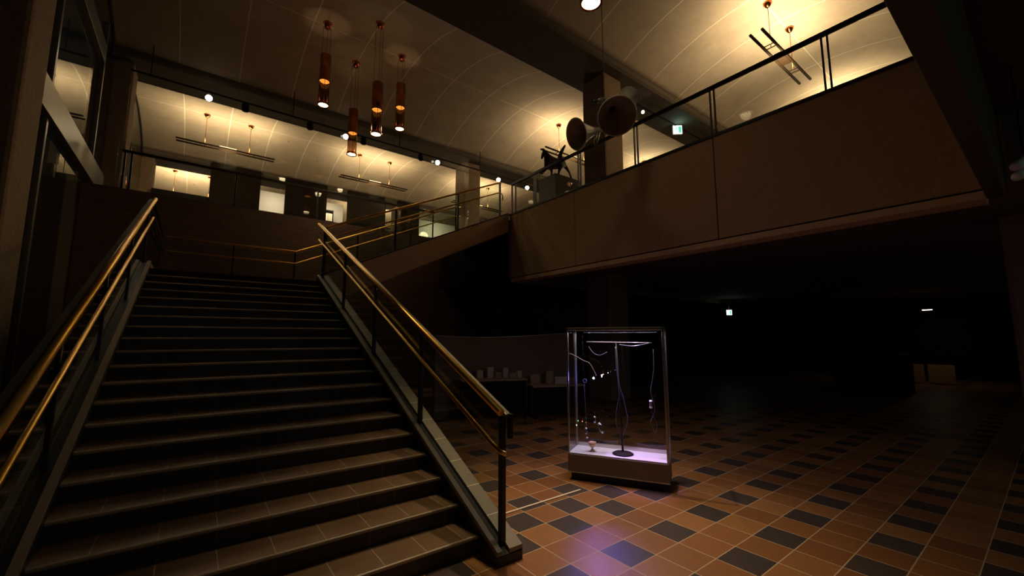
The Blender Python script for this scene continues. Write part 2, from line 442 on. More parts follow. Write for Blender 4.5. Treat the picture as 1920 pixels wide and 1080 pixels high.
# ------------------------------------------------------------------ balustrades of the lower flight
def railz(y): return curbz(y) + .935
def balustrade(side, label):
    t = thing('balustrade', label, 'balustrade', (0, 0, 0))
    xi = 1.85 if side > 0 else -.64
    X = lambda d: xi + side * d
    y0, y1 = 2.575, 8.98
    MB().tube([(X(.028), y0 + .02, railz(y0 + .02) + .01), (X(.028), y1, railz(y1) + .01)], .029, 16).build('handrail', M['brass'], t)
    a, b = sorted((X(.058), X(.105)))
    MB().prism([(y0, railz(y0) - .03), (y0, railz(y0) + .006), (y1, railz(y1) + .006), (y1, railz(y1) - .03)], 'x', a, b).build('rail_cap', M['greysteel'], t, bevel=.004)
    MB().box(*sorted((X(.075), X(.105))), y0 - .03, y0 + .012, railz(y0) - .17, railz(y0) + .01).build('rail_end_plate', M['steel'], t, bevel=.004)
    lo = -.285
    p0 = 2.60
    pts = [(X(.07), p0 - .01, railz(p0) + lo - .012), (X(.045), p0 + .02, railz(p0 + .02) + lo - .008), (X(.025), p0 + .09, railz(p0 + .09) + lo), (X(.025), y1 - .1, railz(y1 - .1) + lo)]
    MB().tube(pts, .018, 12).build('lower_rail', M['brass'], t)
    for i, y in enumerate((2.646, 4.09, 5.56, 7.09, 8.62)):
        zb = curbz(y) - .03
        MB().box(*sorted((X(.055), X(.095))), y - .024, y + .024, zb, railz(y) - .01).build('post', M['steel'], t, bevel=.004)
        if i < 4:
            br = MB().tube([(X(.07), y + .0, railz(y) + lo), (X(.025), y + .0, railz(y) + lo)], .009, 8)
            br.build('bracket', M['steel'], t)
    ps = (2.646, 4.09, 5.56, 7.09, 8.62)
    for ya, yb in zip(ps[:-1], ps[1:]):
        ya += .035; yb -= .035
        MB().prism([(ya, curbz(ya) - .02), (yb, curbz(yb) - .02), (yb, railz(yb) - .04), (ya, railz(ya) - .04)], 'x', *sorted((X(.069), X(.081)))).build('glass_panel', M['balglass'], t)
    return t
balustrade(1, 'brass and glass balustrade on the right side of the wide lower stairs')
balustrade(-1, 'brass and glass balustrade on the left side of the wide lower stairs')

# ------------------------------------------------------------------ landing balustrade along the back and left, then up the far side of the upper flight
FZ0 = LZ; FX1 = 1.95
def nose2(x): return LZ + RISE + PIT * (x - FX1)
LBY = 11.40
t = thing('balustrade', 'brass railed glass balustrade around the back of the landing bending up beside the upper flight', 'balustrade')
for h, r in ((1.06, .024), (.76, .018)):
    pts = [(-.66, 9.0, LZ + h + (.03 if h > 1 else 0)), (-.66, LBY, LZ + h), (1.9, LBY, LZ + h), (6.45, LBY, LZ + h + PIT * 4.55), (6.6, LBY, LZ + h + PIT * 4.6)]
    MB().tube(pts[1:], r, 12).build('handrail' if h > 1 else 'lower_rail', M['brass'], t)
    MB().tube(pts[:2], r * .8, 12).build('side_rail', M['steel'], t)
px = [-.70, .6, 1.88, 3.4, 4.92, 6.44]
for x in px:
    z0 = LZ + .06 if x < 2 else nose2(x) - .08
    z1 = LZ + 1.03 + max(0, x - 1.9) * PIT
    MB().box(x - .02, x + .02, LBY + .0, LBY + .04, z0, z1).build('post', M['steel'], t, bevel=.004)
for a, b in zip(px[:-1], px[1:]):
    za, zb = [(LZ + .09 if x < 2 else nose2(x) - .02) for x in (a, b)]; ta, tb = [LZ + 1.0 + max(0, x - 1.9) * PIT for x in (a, b)]
    MB().prism([(a + .03, za), (b - .03, zb), (b - .03, tb), (a + .03, ta)], 'y', LBY + .014, LBY + .026).build('glass_panel', M['balglass'], t)
MB().box(-.70, -.69, 9.05, LBY - .04, LZ + .1, LZ + 1.0).build('glass_panel', M['balglass'], t)

# ------------------------------------------------------------------ upper flight, turning right
uf = thing('staircase', 'narrower upper flight turning right from the landing up to the balcony', 'staircase')
for n in range(1, 16):
    xn = FX1 + RUN * (n - 1); z = LZ + RISE * n
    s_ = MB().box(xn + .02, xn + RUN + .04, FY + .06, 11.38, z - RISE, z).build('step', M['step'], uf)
    MB().box(xn, xn + .05, FY + .08, 11.36, z - .028, z + .001).build('nosing', M['nosing'], s_, bevel=.01)
def sz(x): return 3.24 + .4566 * (x - 2.777)
xa, xb = 1.92, 6.70
MB().prism([(xa, sz(xa)), (xb, sz(xb)), (xb, sz(xb) - .50), (xa + .1, sz(xa + .1) - .62)], 'y', FY - .03, FY + .09).build('stringer', M['hammered'], uf, bevel=.006)
MB().prism([(xa, sz(xa)), (xb, sz(xb)), (xb, sz(xb) + .035), (xa, sz(xa) + .035)], 'y', FY - .035, FY + .095).build('stringer_cap', M['groove'], uf, bevel=.005)
MB().prism([(xa, sz(xa)), (xb, sz(xb)), (xb, sz(xb) - .55), (xa + .1, sz(xa + .1) - .6)], 'y', 11.36, 11.48).build('stringer', M['hammered'], uf, bevel=.006)
MB().prism([(xa + .1, sz(xa) - .42), (xb, sz(xb) - .5), (xb, sz(xb) - .55), (xa + .1, sz(xa) - .56)], 'y', FY + .09, 11.36).build('soffit', M['slab'], uf)
t = thing('balustrade', 'brass and glass balustrade along the near side of the upper flight', 'balustrade')
def rz2(x): return 3.896 + .4527 * (x - 2.041)
MB().tube([(1.97, FY, rz2(1.97)), (6.36, FY, rz2(6.36)), (6.45, FY, rz2(6.40))], .024, 12).build('handrail', M['brass'], t)
MB().tube([(2.05, FY - .03, rz2(2.05) - .245), (6.36, FY - .03, rz2(6.36) - .285), (6.45, FY - .03, rz2(6.36) - .285), (6.60, FY + .12, rz2(6.36) - .285), (6.60, FY + .12, rz2(6.36) - .40)], .018, 12).build('lower_rail', M['brass'], t)
px = [2.02, 3.49, 5.11, 6.42]
for x in px:
    MB().box(x - .022, x + .022, FY - .02, FY + .02, sz(x) - .02, rz2(x)).build('post', M['steel'], t, bevel=.004)
for a, b in zip(px[:-1], px[1:]):
    MB().prism([(a + .03, sz(a) + .04), (b - .03, sz(b) + .04), (b - .03, rz2(b) - .05), (a + .03, rz2(a) - .05)], 'y', FY - .006, FY + .006).build('glass_panel', M['balglass'], t)

# ------------------------------------------------------------------ balcony parapet
bp_ = thing('balcony_parapet', 'long brown hammered concrete balcony front crossing the right half of the view', 'balcony')
TOP = 5.04
for a, b in ((.34, 3.235), (3.25, 6.465), (6.48, FY)):
    MB().box(BXI, BXI + .12, a, b, 3.245, TOP - .04).build('panel', M['hammered'], bp_, bevel=.006)
MB().box(BXI - .03, BXI + .3, .34, FY, 3.12, 3.215).build('bottom_ledge', M['ledge'], bp_, bevel=.006)
MB().box(BXI - .02, BXI + .22, .34, FY + .02, TOP - .05, TOP).build('cap', M['groove'], bp_, bevel=.005)
MB().box(BXI + .03, BXI + .09, .34, FY, 3.2, TOP - .06).build('joint_backing', M['black'], bp_)
MB().box(BXI - .03, XR - .05, FY - .1, FY, 3.12, 4.86).build('end_panel', M['slab'], bp_)
t = thing('balustrade', 'dark steel and glass balustrade on top of the balcony front', 'balustrade')
rx = BXI + .02
def brz(y): return 5.88
MB().box(rx - .005, rx + .045, .34, 8.9, 5.86, 5.93).build('handrail', M['steel'], t, bevel=.006)
ys = [8.88, 8.72, 7.91, 6.33, 4.785, 3.228, 1.618, .45]
for y in ys:
    if y in (8.88, 8.72):
        MB().box(rx, rx + .035, y - .018, y + .018, TOP, 5.86).build('post', M['steel'], t, bevel=.003)
    else:
        for dy in (-.035, .035):
            MB().box(rx, rx + .04, y + dy - .009, y + dy + .009, TOP, 5.87).build('post', M['steel'], t)
for a, b in zip(ys[1:-1], ys[2:]):
    MB().box(rx + .014, rx + .026, b + .06, a - .06, TOP + .01, 5.84).build('glass_panel', M['clearglass'], t)

# ------------------------------------------------------------------ gallery front: rail, glass wall, panels
t = thing('gallery_rail', 'dark steel rail along the edge of the gallery floor', 'rail')
MB().box(-1.62, 6.4, WB + .03, WB + .09, 5.91, 5.97).build('handrail', M['steel'], t, bevel=.006)
for x in (-1.56, -1.44, .6, 2.6, 4.6, 6.3):
    MB().box(x - .018, x + .018, WB + .04, WB + .08, 5.03, 5.92).build('post', M['steel'], t, bevel=.003)
struct(MB().box(-1.8, 8.6, 14.24, 14.252, F2, SOF).build('window_4', glass('gallery_glass', (.95, .96, .95), 1.5, 1)), 'glass wall of the gallery under the beam')
panels = [(.09, 1.95, 'broad dark wood wall block left of the first lit opening of the gallery'),
          (2.97, 4.80, 'dark wood wall block of the gallery carrying the copper reflections'),
          (5.83, 7.74, 'dark wood wall block between the two bookshelf openings'),
          (8.5, 9.75, 'narrow dark wood wall block beside the far back column')]
for a, b, lb in panels:
    tag(MB().box(a, b, 21.5, 21.72, F2, 9.20).build('wall_block', M['darkwood'], bevel=.01), lb, 'wall panel', 'dark wood blocks of the gallery back')
tag(MB().box(-1.8, .09, 21.9, 22.0, F2, 7.72).build('low_partition', M['black']), 'low dark partition under the long lit opening at the gallery left', 'partition')
for x0, x1, z, lb in ((1.8, 3.9, 9.0, 'pale wall seen through the first small opening of the gallery'), (4.6, 6.4, 9.0, 'white wall behind the white books seen through the gallery opening'), (9.95, 14.5, 9.0, 'pale wall seen behind the upper flight right of the narrow wall block'), (7.6, 8.6, 9.0, 'pale wall behind the second bookshelf seen through the gallery opening')):
    tag(MB().box(x0, x1, 24.6, 24.75, F2, 9.3).build('inner_wall', M['white']), lb, 'wall')
    lamp('AREA', ((x0 + x1) / 2, 23.3, 8.9), 22, (1, .80, .48), ((x0 + x1) / 2, 24.6, 7.6), size=.8)
t = thing('notice_panel', 'pale upright notice panel on thin rods at the left end of the gallery', 'notice panel', (-1.60, 13.3, F2))
MB().box(-.085, .085, 0, .02, .62, 1.22).build('board', M['cream'], t, bevel=.004)
for x_ in (-.17, -.05, .06): MB().tube([(x_, .03, 0), (x_, .03, 1.5)], .008, 8).build('rod', M['greysteel'], t)
def bookcase(x0, x1, label, ztop=8.68):
    t = thing('bookcase', label, 'bookcase', (x0, 23.9, F2))
    W = x1 - x0; H = ztop - F2
    fr = MB(); fr.box(0, .04, 0, .3, 0, H); fr.box(W - .04, W, 0, .3, 0, H); fr.box(0, W, 0, .3, H - .07, H); fr.box(0, W, .27, .3, 0, H)
    for z in (H - .62, H - 1.15): fr.box(0, W, 0, .3, z - .04, z)
    fr.build('frame', M['black'], t)
    return t, W, H
bk, W_, H_ = bookcase(5.02, 5.72, 'tall dark bookcase with a row of white books in the gallery opening')
x = .06; i = 0
while x < W_ - .09:
    th = random.uniform(.03, .06); hh = random.uniform(.38, .46)
    c = random.choice(['white', 'white', 'paper', 'cream'])
    o = MB().box(0, th - .004, .02, .22, 0, hh).build('book', M[c], None, bevel=.003, loc=(5.02 + x, 23.9, F2 + H_ - .62 + .002))
    tag(o, 'pale upright book in the row on the top shelf of the gallery bookcase', 'book', 'pale books on the top shelf of the gallery bookcase')
    x += th; i += 1
bk2, W_, H_ = bookcase(7.8, 8.45, 'second bookcase half hidden behind the upper flight handrail', 8.2)
for k in range(4):
    o = MB().box(0, .12, .02, .22, 0, .36).build('box_file', M['cream'], None, bevel=.003, loc=(7.88 + k * .13, 23.9, F2 + H_ - .62 + .002))
    tag(o, 'pale box file on the second gallery bookcase', 'box file', 'box files on the second gallery bookcase')

# ------------------------------------------------------------------ hanging up-lights: two parallel tubes on two stems
def bar_light(x, y, label, power=120):
    t = thing('hanging_uplight', label, 'light', (x, y, 8.79), 0, 'twin tube uplights hanging from the vaults')
    for s in (-1, 1):
        MB().tube([(-1.56, s * .13, 0), (1.56, s * .13, 0)], .032, 12).build('tube', M['brownmetal'], t)
    for xx in (-.85, -.7, .7, .85):
        MB().tube([(xx, -.13, .0), (xx, .13, .0)], .014, 8).build('cross_bar', M['brownmetal'], t)
    MB().box(-.30, .30, -.10, .10, -.02, .05).build('ballast_box', M['brownmetal'], t, bevel=.01)
    MB().box(-.27, .27, -.11, .11, .05, .07).build('lamp_lens', M['lens'], t)
    for xx in (-.72, .69):
        MB().tube([(xx, 0, 0), (xx, 0, 1.12)], .008, 8).build('stem', M['copper'], t)
        MB().lathe([(.02, 1.08), (.045, 1.09), (.10, 1.17), (.105, 1.205), (0, 1.205)], (xx, 0, 0), seg=20).build('canopy', M['copper'], t)
        lamp('AREA', (0, math.copysign(.13, xx), .05), power * .36, UPL, (0, math.copysign(.13, xx), 2), t, size=2.9, size_y=.06)
    lamp('POINT', (0, 0, -.5), power * .40, UPL, None, t, rad=.3)
    return t
BP = 132
bar_light(.54, 18.71, 'twin tube uplight hanging at the left of the gallery vault', BP)
bar_light(6.21, 18.71, 'twin tube uplight hanging at the middle of the gallery vault', BP)
bar_light(11.88, 18.71, 'twin tube uplight of the gallery vault partly behind the pale column', BP)
bar_light(11.60, 11.21, 'twin tube uplight behind the dark animal statue', BP * 1.05)
bar_light(17.2, 11.21, 'twin tube uplight farthest right in the middle vault', BP)
bar_light(11.60, 3.66, 'large looking twin tube uplight above the balcony handrail', BP * 1.3)
bar_light(17.4, 3.66, 'twin tube uplight in the right vault beyond the balcony', BP * 1.3)
bar_light(-.6, 26.21, 'twin tube uplight seen through the long opening at the gallery left', BP * 1.5)
bar_light(8.6, 26.21, 'twin tube uplight far back behind the gallery column', BP)

# ------------------------------------------------------------------ copper pendants
def pendant(x, y, zb, zc, label, cone=60, wide=20, dia=.27, spot=220, up_=4, seen=True):
    L_ = 1.40; r = dia / 2
    t = thing('copper_pendant', label, 'pendant lamp', (x, y, zb), 0, 'copper cylinder pendant lamps')
    MB().lathe([(r, .72), (r, L_), (r - .006, L_), (r - .006, .72), (r, .72)]).build('upper_shade', M['copper'], t)
    MB().lathe([(r + .012, .66), (r + .014, .69), (r, .73), (r - .01, .73), (r - .012, .66), (r + .012, .66)]).build('middle_ring', M['copper'], t)
    MB().lathe([(0.001, .70), (r - .012, .70), (r - .014, .675), (.001, .672)]).build('reflector', M['glow'], t)
    MB().lathe([(r - .005, .04), (r - .005, .66)]).build('glass_tube', M['smoked'], t)
    MB().lathe([(r + .012, .0), (r + .014, .035), (r, .06), (r - .012, .06), (r - .014, 0), (r + .012, 0)]).build('bottom_ring', M['copper'], t)
    MB().lathe([(.001, .035), (r - .014, .035), (r - .016, .015), (.001, .013)]).build('bulb', M['bulb'], t)
    for k in range(3):
        a = k * 2 * PI / 3 + .4
        MB().tube([(r * .8 * math.cos(a), r * .8 * math.sin(a), .06), (r * .8 * math.cos(a), r * .8 * math.sin(a), zc - zb - .08)], .006, 8).build('suspension_rod', M['copper'], t)
    MB().lathe([(.001, zc - zb - .14), (.075, zc - zb - .14), (.085, zc - zb - .05), (.12, zc - zb + .0), (.12, zc - zb + .03)]).build('canopy', M['copper'], t)
    lamp('SPOT', (0, 0, -.02), spot, WARM, (0, 0, -5), t, angle=cone, blend=1, rad=.1)
    lamp('SPOT', (0, 0, -.03), wide, WARM, (0, 0, -5), t, angle=155, blend=.5, rad=.1)
    lamp('POINT', (0, 0, L_ - .28), up_, WARM, None, t, rad=.03)
    return t
SP = 45
pendant(2.26, 11.10, 7.66, vault_z(-.1), 'leftmost copper cylinder pendant of the four hanging in the middle', spot=SP)
pendant(3.34, 10.12, 6.79, vault_z(-1.09), 'copper cylinder pendant with the longest rods, in the middle of the four', spot=SP)
pendant(3.33, 12.18, 7.00, vault_z(.97), 'lowest looking copper cylinder pendant in front of the lit gallery', spot=SP)
pendant(4.36, 11.14, 7.69, vault_z(0), 'rightmost copper cylinder pendant of the four hanging in the middle', spot=SP)
pendant(4.29, 3.71, 6.50, vault_z(0), 'large glowing pendant at the top edge above the horn sculpture', dia=.30, spot=30, up_=1, wide=8)
SP2 = 400
# the rest of the near cluster hangs above the frame: only its downlight reaches the view
for x, y, z, e_ in ((2.26, 3.71, 7.66, 1.0), (3.3, 2.65, 6.9, .45), (3.32, 4.75, 7.9, 1.5)):
    lamp('SPOT', (x, y, z), SP2 * e_, WARM, (x * .8 + .25, 2.45, 0), None, angle=39, blend=1, rad=.05, name='pendant_downlight')

# ------------------------------------------------------------------ spotlights on the gallery track
tr = tag(MB().box(-1.8, 12.6, 13.98, 14.02, 8.54, 8.58).build('lighting_track', M['black']), 'long black lighting track in front of the gallery beam', 'lighting track')
for x in (-1.4, 2, 5.5, 9, 12.3):
    MB().box(x - .01, x + .01, 13.99, 14.01, 8.58, 9.4).build('hanger', M['black'], tr)
def spot(x, lit, label, y=14.0, z=8.49, tgt=(0, -1, -.35), e=30, bright='spotglow', r=.095):
    t = thing('track_spotlight', label, 'spotlight', (x, y, z), 0, 'spotlights on the ceiling tracks')
    d = Vector(tgt).normalized(); c = Vector((0, 0, -.10))
    MB().tube([(0, 0, .0), (0, 0, -.09)], .012, 8).build('arm', M['black'], t)
    MB().lathe([(.001, -.16), (r * .7, -.16), (r, -.10), (r, .08), (r - .012, .08), (r - .012, .03)], c, d, 20).build('housing', M['black'], t)
    MB().lathe([(.001, .045), (r - .014, .045), (r - .014, .03), (.001, .03)], c, d, 20).build('bulb', M[bright] if lit else M['black'], t)
    if lit:
        lamp('SPOT', tuple(c + d * .1), e, (1, .82, .58), tuple(c + d * 3), t, angle=70, blend=1, rad=.05)
    return t
camv = lambda x, y, z: Vector((0 - x, 0 - y, 1.62 - z))
def tsp(x, y, z, lift=.12):
    v = camv(x, y, z).normalized(); return (v.x, v.y, v.z + lift)
for px_, lb in ((-.14, 'lit spotlight at the left end of the gallery beam'), (3.61, 'lit spotlight just behind the lowest pendant'), (7.05, 'lit spotlight left of the pale column top'), (9.95, 'lit spotlight right of the pale column top above the upper handrail')):
    t_ = spot(px_, True, lb, tgt=tsp(px_, 14, 8.5, -.1), e=5)
    lamp('POINT', (0, .06, .08), .6, (1, .86, .66), None, t_, rad=.05)
for px_, lb in ((.74, 'unlit spotlight between the first two lit ones on the gallery track, left'), (2.5, 'unlit spotlight between the first two lit ones on the gallery track, right'), (4.2, 'unlit spotlight right of the lowest pendant on the gallery track'), (6.35, 'unlit spotlight left of the third lit one on the gallery track')):
    spot(px_, False, lb, tgt=(0, -.2, -1))
spot(11.55, True, 'tiny lit spotlight above the upper landing at the far right of the gallery beam', tgt=tsp(11.55, 14, 8.4, 0), e=20)
spot(11.0, True, 'small lit spotlight under the wide beam right of the horn sculpture', y=7.46, z=8.96, tgt=tsp(11, 7.46, 8.9, 0), e=8, r=.06)
tag(MB().box(10.0, 16.0, 7.44, 7.48, 9.0, 9.04).build('lighting_track', M['black']), 'short black lighting track under the wide beam above the balcony', 'lighting track')

# ------------------------------------------------------------------ exit signs
def exit_sign(x, y, z, h, label, hang, facing, e=2.2):
    t = thing('exit_sign', label, 'exit sign', (x, y, z), facing)
    MB().box(-h * .55, h * .55, 0, .06, -h / 2 - .02, h / 2 + .02).build('housing', M['white'], t, bevel=.008)
    MB().box(-h * .5, h * .5, -.012, .0, -h / 2, h / 2).build('face', M['exitw'], t)
    g = MB()   # running figure and doorway
    g.box(h * .08, h * .42, -.018, -.012, -h * .38, h * .38)
    g.build('doorway_pictogram', M['exitg'], t)
    f = MB(); f.lathe([(.001, -.018), (h * .07, -.018), (h * .07, -.012), (.001, -.012)], (-h * .16, 0, h * .28), (0, 1, 0), 14)
    for a, b in (((-.16, .2), (-.2, -.05)), ((-.2, -.05), (-.08, -.2)), ((-.08, -.2), (-.18, -.38)), ((-.2, -.05), (-.33, -.15)), ((-.33, -.15), (-.42, -.32)), ((-.17, .15), (-.34, .05)), ((-.17, .15), (-.02, .02))):
        f.tube([(a[0] * h, -.016, a[1] * h), (b[0] * h, -.016, b[1] * h)], h * .03, 6)
    f.build('running_figure', M['exitg'], t)
    MB().tube([(0, .03, h / 2), (0, .03, h / 2 + hang)], .012, 8).build('hanger', M['greysteel'], t)
    lamp('POINT', (0, -.15, 0), e, (.5, 1, .85), None, t, rad=.1)
    return t
exit_sign(12.95, 7.42, 8.86, .30, 'glowing exit sign hanging from the wide beam above the balcony rail', .06, -math.radians(40))
exit_sign(18.0, 8.4, 2.70, .20, 'glowing exit sign in the dark area under the balcony', .50, -math.radians(55), .5)

# ------------------------------------------------------------------ horn sculpture on a cable
t = thing('horn_sculpture', 'hanging metal sculpture of three cream horns with dark openings', 'sculpture', (0, 0, 0))
def cpt(px_, py_, d):
    return Vector((0, 0, CAMH)) + (fw + rt * ((px_ - 960) / F_PX) + up * ((540 - py_) / F_PX)) * d
C0 = cpt(1133, 212, 6.9)
def horn(throat, mouth, r0, r1, name='horn'):
    throat, mouth = Vector(throat), Vector(mouth); ax = (mouth - throat); Lh = ax.length; n = 14
    prof = []
    for i in range(n + 1):
        u = i / n; prof.append((r0 + (r1 - r0) * (u ** 1.9), Lh * u))
    prof += [(r1 + .012, Lh + .004), (r1 + .006, Lh + .014), (r1 - .008, Lh + .006)]
    o = MB().lathe(prof, throat, ax, 36).build(name, M['cream'], t)
    inn = [(max(r0 - .01, .005) + (r1 - .012 - r0 + .01) * ((i / n) ** 1.9), Lh * i / n + .002) for i in range(n + 1)]
    MB().lathe([(.001, .02)] + inn[1:], throat, ax, 36).build('inner_surface', M['horninside'], o)
    return o
m1 = cpt(1157, 218, 6.60); horn(cpt(1146, 202, 7.15), m1, .05, .30)
m3 = cpt(1180, 186, 7.1)
horn(cpt(1156, 220, 7.0), cpt(1180, 181, 7.3), .06, .17)
m2 = cpt(1081, 252, 6.95); horn(cpt(1128, 243, 7.20), m2, .045, .255)
MB().tube([cpt(1116, 190, 6.9), cpt(1128, 187, 6.9), cpt(1140, 196, 7.0), cpt(1146, 214, 7.1)], [.03, .045, .04, .035], 12).build('driver_body', M['greysteel'], t)
MB().tube([cpt(1112, 196, 6.85), cpt(1116, 188, 6.9)], .05, 12).build('driver_cap', M['steel'], t)
MB().tube([cpt(1128, 243, 7.15), cpt(1140, 232, 7.1), cpt(1146, 214, 7.1), cpt(1150, 205, 7.1)], .04, 12).build('junction_pipe', M['greysteel'], t)
MB().tube([cpt(1121, 248, 7.0), cpt(1117, 268, 7.0), cpt(1116, 274, 7.0)], [.045, .035, .02], 10).build('lower_driver', M['greysteel'], t)
top = cpt(1133, 186, 6.9)
MB().tube([top, (top.x, top.y, vault_z(top.y - 3.71) - .01)], .007, 6).build('cable', M['greysteel'], t)
MB().tube([top + Vector((0, 0, .04)), top + Vector((.03, 0, -.02)), cpt(1140, 196, 7.0)], .02, 8).build('hook', M['greysteel'], t)

# ------------------------------------------------------------------ statue plinth and dark animal statue on the balcony
PX, PY, PZ = 7.82, 8.0, 6.27
pl = tag(MB().box(PX, PX + 1.02, 8.22, 8.94, F2, PZ).build('statue_plinth', M['plinth'], bevel=.008), 'grey box plinth under the dark animal statue on the balcony', 'plinth')
sk = bpy.data.meshes.new('animal_statue')
def P2(px_, py_, Y=8.55):
    d = fw + rt * ((px_ - 960) / F_PX) + up * ((540 - py_) / F_PX); d = d / d.y
    return Vector((0, 0, CAMH)) + d * Y
J = {}
def jn(k, px_, py_, r, dy=0): J[k] = (P2(px_, py_, 8.55 + dy), r)
jn('hip', 1052, 306, .135); jn('mid', 1041, 306, .13); jn('chest', 1030, 305, .14); jn('neck', 1026, 292, .085); jn('poll', 1023, 283, .06); jn('head', 1019, 287, .055); jn('muzzle', 1015.5, 298, .03)
jn('ear', 1016, 279, .035)
jn('tail1', 1050, 292, .06); jn('tail2', 1054, 282, .055); jn('tail3', 1060, 272, .03)
jn('fl1', 1023, 316, .06, -.1); jn('fl2', 1015, 326, .03, -.12); jn('fl3', 1010, 337, .022, -.12)
jn('fr1', 1034, 318, .05, .1); jn('fr2', 1034.5, 323, .032, .1); jn('fr3', 1033, 331, .025, .1)
jn('bl1', 1050, 316, .06, -.1); jn('bl2', 1048, 322, .035, -.1); jn('bl3', 1046, 330, .028, -.1)
jn('br1', 1060, 312, .06, .1); jn('br2', 1067, 323, .032, .1); jn('br3', 1076, 336, .022, .1)
keys = list(J); verts = [tuple(J[k][0]) for k in keys]
for k in ('fl3', 'fr3', 'bl3', 'br3'):
    i = keys.index(k); v = list(verts[i]); v[2] = PZ + .015; v[1] = min(max(v[1], 8.3), 8.88); verts[i] = tuple(v)
E_ = [('hip', 'mid'), ('mid', 'chest'), ('chest', 'neck'), ('neck', 'poll'), ('poll', 'head'), ('head', 'muzzle'), ('poll', 'ear'), ('hip', 'tail1'), ('tail1', 'tail2'), ('tail2', 'tail3'),
      ('chest', 'fl1'), ('fl1', 'fl2'), ('fl2', 'fl3'), ('chest', 'fr1'), ('fr1', 'fr2'), ('fr2', 'fr3'), ('hip', 'bl1'), ('bl1', 'bl2'), ('bl2', 'bl3'), ('hip', 'br1'), ('br1', 'br2'), ('br2', 'br3')]
sk.from_pydata(verts, [(keys.index(a), keys.index(b)) for a, b in E_], []); sk.materials.append(M['bronze'])
ho = bpy.data.objects.new('animal_statue', sk); COL.objects.link(ho)
ho.modifiers.new('skin', 'SKIN')
for i, k in enumerate(keys):
    sk.skin_vertices[0].data[i].radius = (J[k][1], J[k][1])
    sk.skin_vertices[0].data[i].use_root = (k == 'mid')
ho.modifiers.new('sub', 'SUBSURF').levels = 2; ho.modifiers['sub'].render_levels = 2
tag(ho, 'dark four legged animal statue with raised tail standing on the grey plinth', 'statue')

# ------------------------------------------------------------------ showcase
fl = Vector((3.566, 3.600, 0)); u = Vector((.487, -.8734, 0)); v_ = Vector((.8734, .487, 0)); Wc, Dc, Hc = 1.106, .40, 1.742
t = thing('display_case', 'tall glass display case with aluminium frame standing on the tiled floor', 'display case', tuple(fl), math.atan2(u.y, u.x))
# local frame: x along the front, y depth (into the case)
f_ = .022
MB().box(.03, Wc - .03, .03, Dc - .03, 0, .09).build('plinth', M['blackrubber'], t)
MB().box(0, Wc, 0, Dc, .09, .285).build('base_cabinet', M['taupe'], t, bevel=.004)
MB().box(-.004, Wc + .004, -.004, Dc + .004, .085, .098).build('base_trim', M['alu'], t, bevel=.003)
MB().box(.012, Wc - .012, .012, Dc - .012, .285, .30).build('deck', M['white'], t)
for x_, y_ in ((0, 0), (Wc - f_, 0), (0, Dc - f_), (Wc - f_, Dc - f_)):
    MB().box(x_, x_ + f_, y_, y_ + f_, .285, Hc - .02).build('corner_post', M['alu'], t, bevel=.003)
fr = MB(); 
for y_ in (0, Dc - f_): fr.box(0, Wc, y_, y_ + f_, Hc - .03, Hc)
for x_ in (0, Wc - f_): fr.box(x_, x_ + f_, 0, Dc, Hc - .03, Hc)
fr.build('top_frame', M['alu'], t, bevel=.003)
MB().box(f_, Wc - f_, f_, Dc - f_, Hc - .014, Hc - .006).build('glass_top', M['caseglass'], t)
MB().box(f_, Wc - f_, Dc - f_, Dc - .004, .30, .345).build('rear_ledge', M['alu'], t, bevel=.003)
MB().box(f_, Wc - f_, .006, .012, .30, Hc - .03).build('glass_pane', M['caseglass'], t)
MB().box(f_, Wc - f_, Dc - .012, Dc - .006, .345, Hc - .03).build('glass_pane', M['caseglass'], t)
for x_ in (.006, Wc - .012): MB().box(x_, x_ + .006, f_, Dc - f_, .30, Hc - .03).build('glass_pane', M['caseglass'], t)
mwc = Matrix.Translation(fl) @ Matrix.Rotation(math.atan2(u.y, u.x), 4, 'Z'); mwi = mwc.inverted()
def casept(px_, py_, depth):
    """local point inside the case on plane y=depth seen at a pixel"""
    d = mwi.to_3x3() @ (fw + rt * ((px_ - 960) / F_PX) + up * ((540 - py_) / F_PX)); o = mwi @ Vector((0, 0, CAMH))
    k = (depth - o.y) / d.y; return o + d * k
def world(p): return tuple(mwc @ Vector(p))
ang = math.atan2(u.y, u.x)
# stand
b0 = casept(1168, 852, .18); b0.z = .30
t = thing('metal_stand', 'black round based metal stand with a horizontal top rod inside the display case', 'stand', world(b0), ang)
MB().lathe([(.001, .0), (.115, 0), (.12, .008), (.10, .02), (.02, .03), (.001, .03)], seg=32).build('base', M['black'], t)
tp = casept(1155, 643, .18) - b0
MB().tube([(0, 0, .02), (-.01, 0, .45), (tp.x, 0, tp.z)], [.012, .010, .007], 10).build('pole', M['black'], t)
la = casept(1100, 641, .18) - b0; lb_ = casept(1222, 643, .18) - b0
MB().tube([la, lb_], .0045, 8).build('top_rod', M['greysteel'], t)
MB().tube([(-.05, 0, .13), (-.02, 0, .10), (0, 0, .12)], .006, 8).build('clamp', M['black'], t)
def curve(label, pts, depth, r=.004, mat='wire', name='hanging_cord', cat='cord', grp=None, res=6):
    P = [casept(a, b, depth) for a, b in pts]; out = []
    n = len(P)
    for i in range(n - 1):
        p0, p1, p2, p3 = P[max(i - 1, 0)], P[i], P[i + 1], P[min(i + 2, n - 1)]
        for k in range(res):
            s = k / res
            out.append(.5 * ((2 * p1) + (p2 - p0) * s + (2 * p0 - 5 * p1 + 4 * p2 - p3) * s * s + (3 * p1 - p0 - 3 * p2 + p3) * s ** 3))
    out.append(P[-1])
    o0 = out[-1]
    o = MB().tube([p - b0 for p in out], r, 8).build(name, M[mat], t); o['label'] = label
    return o
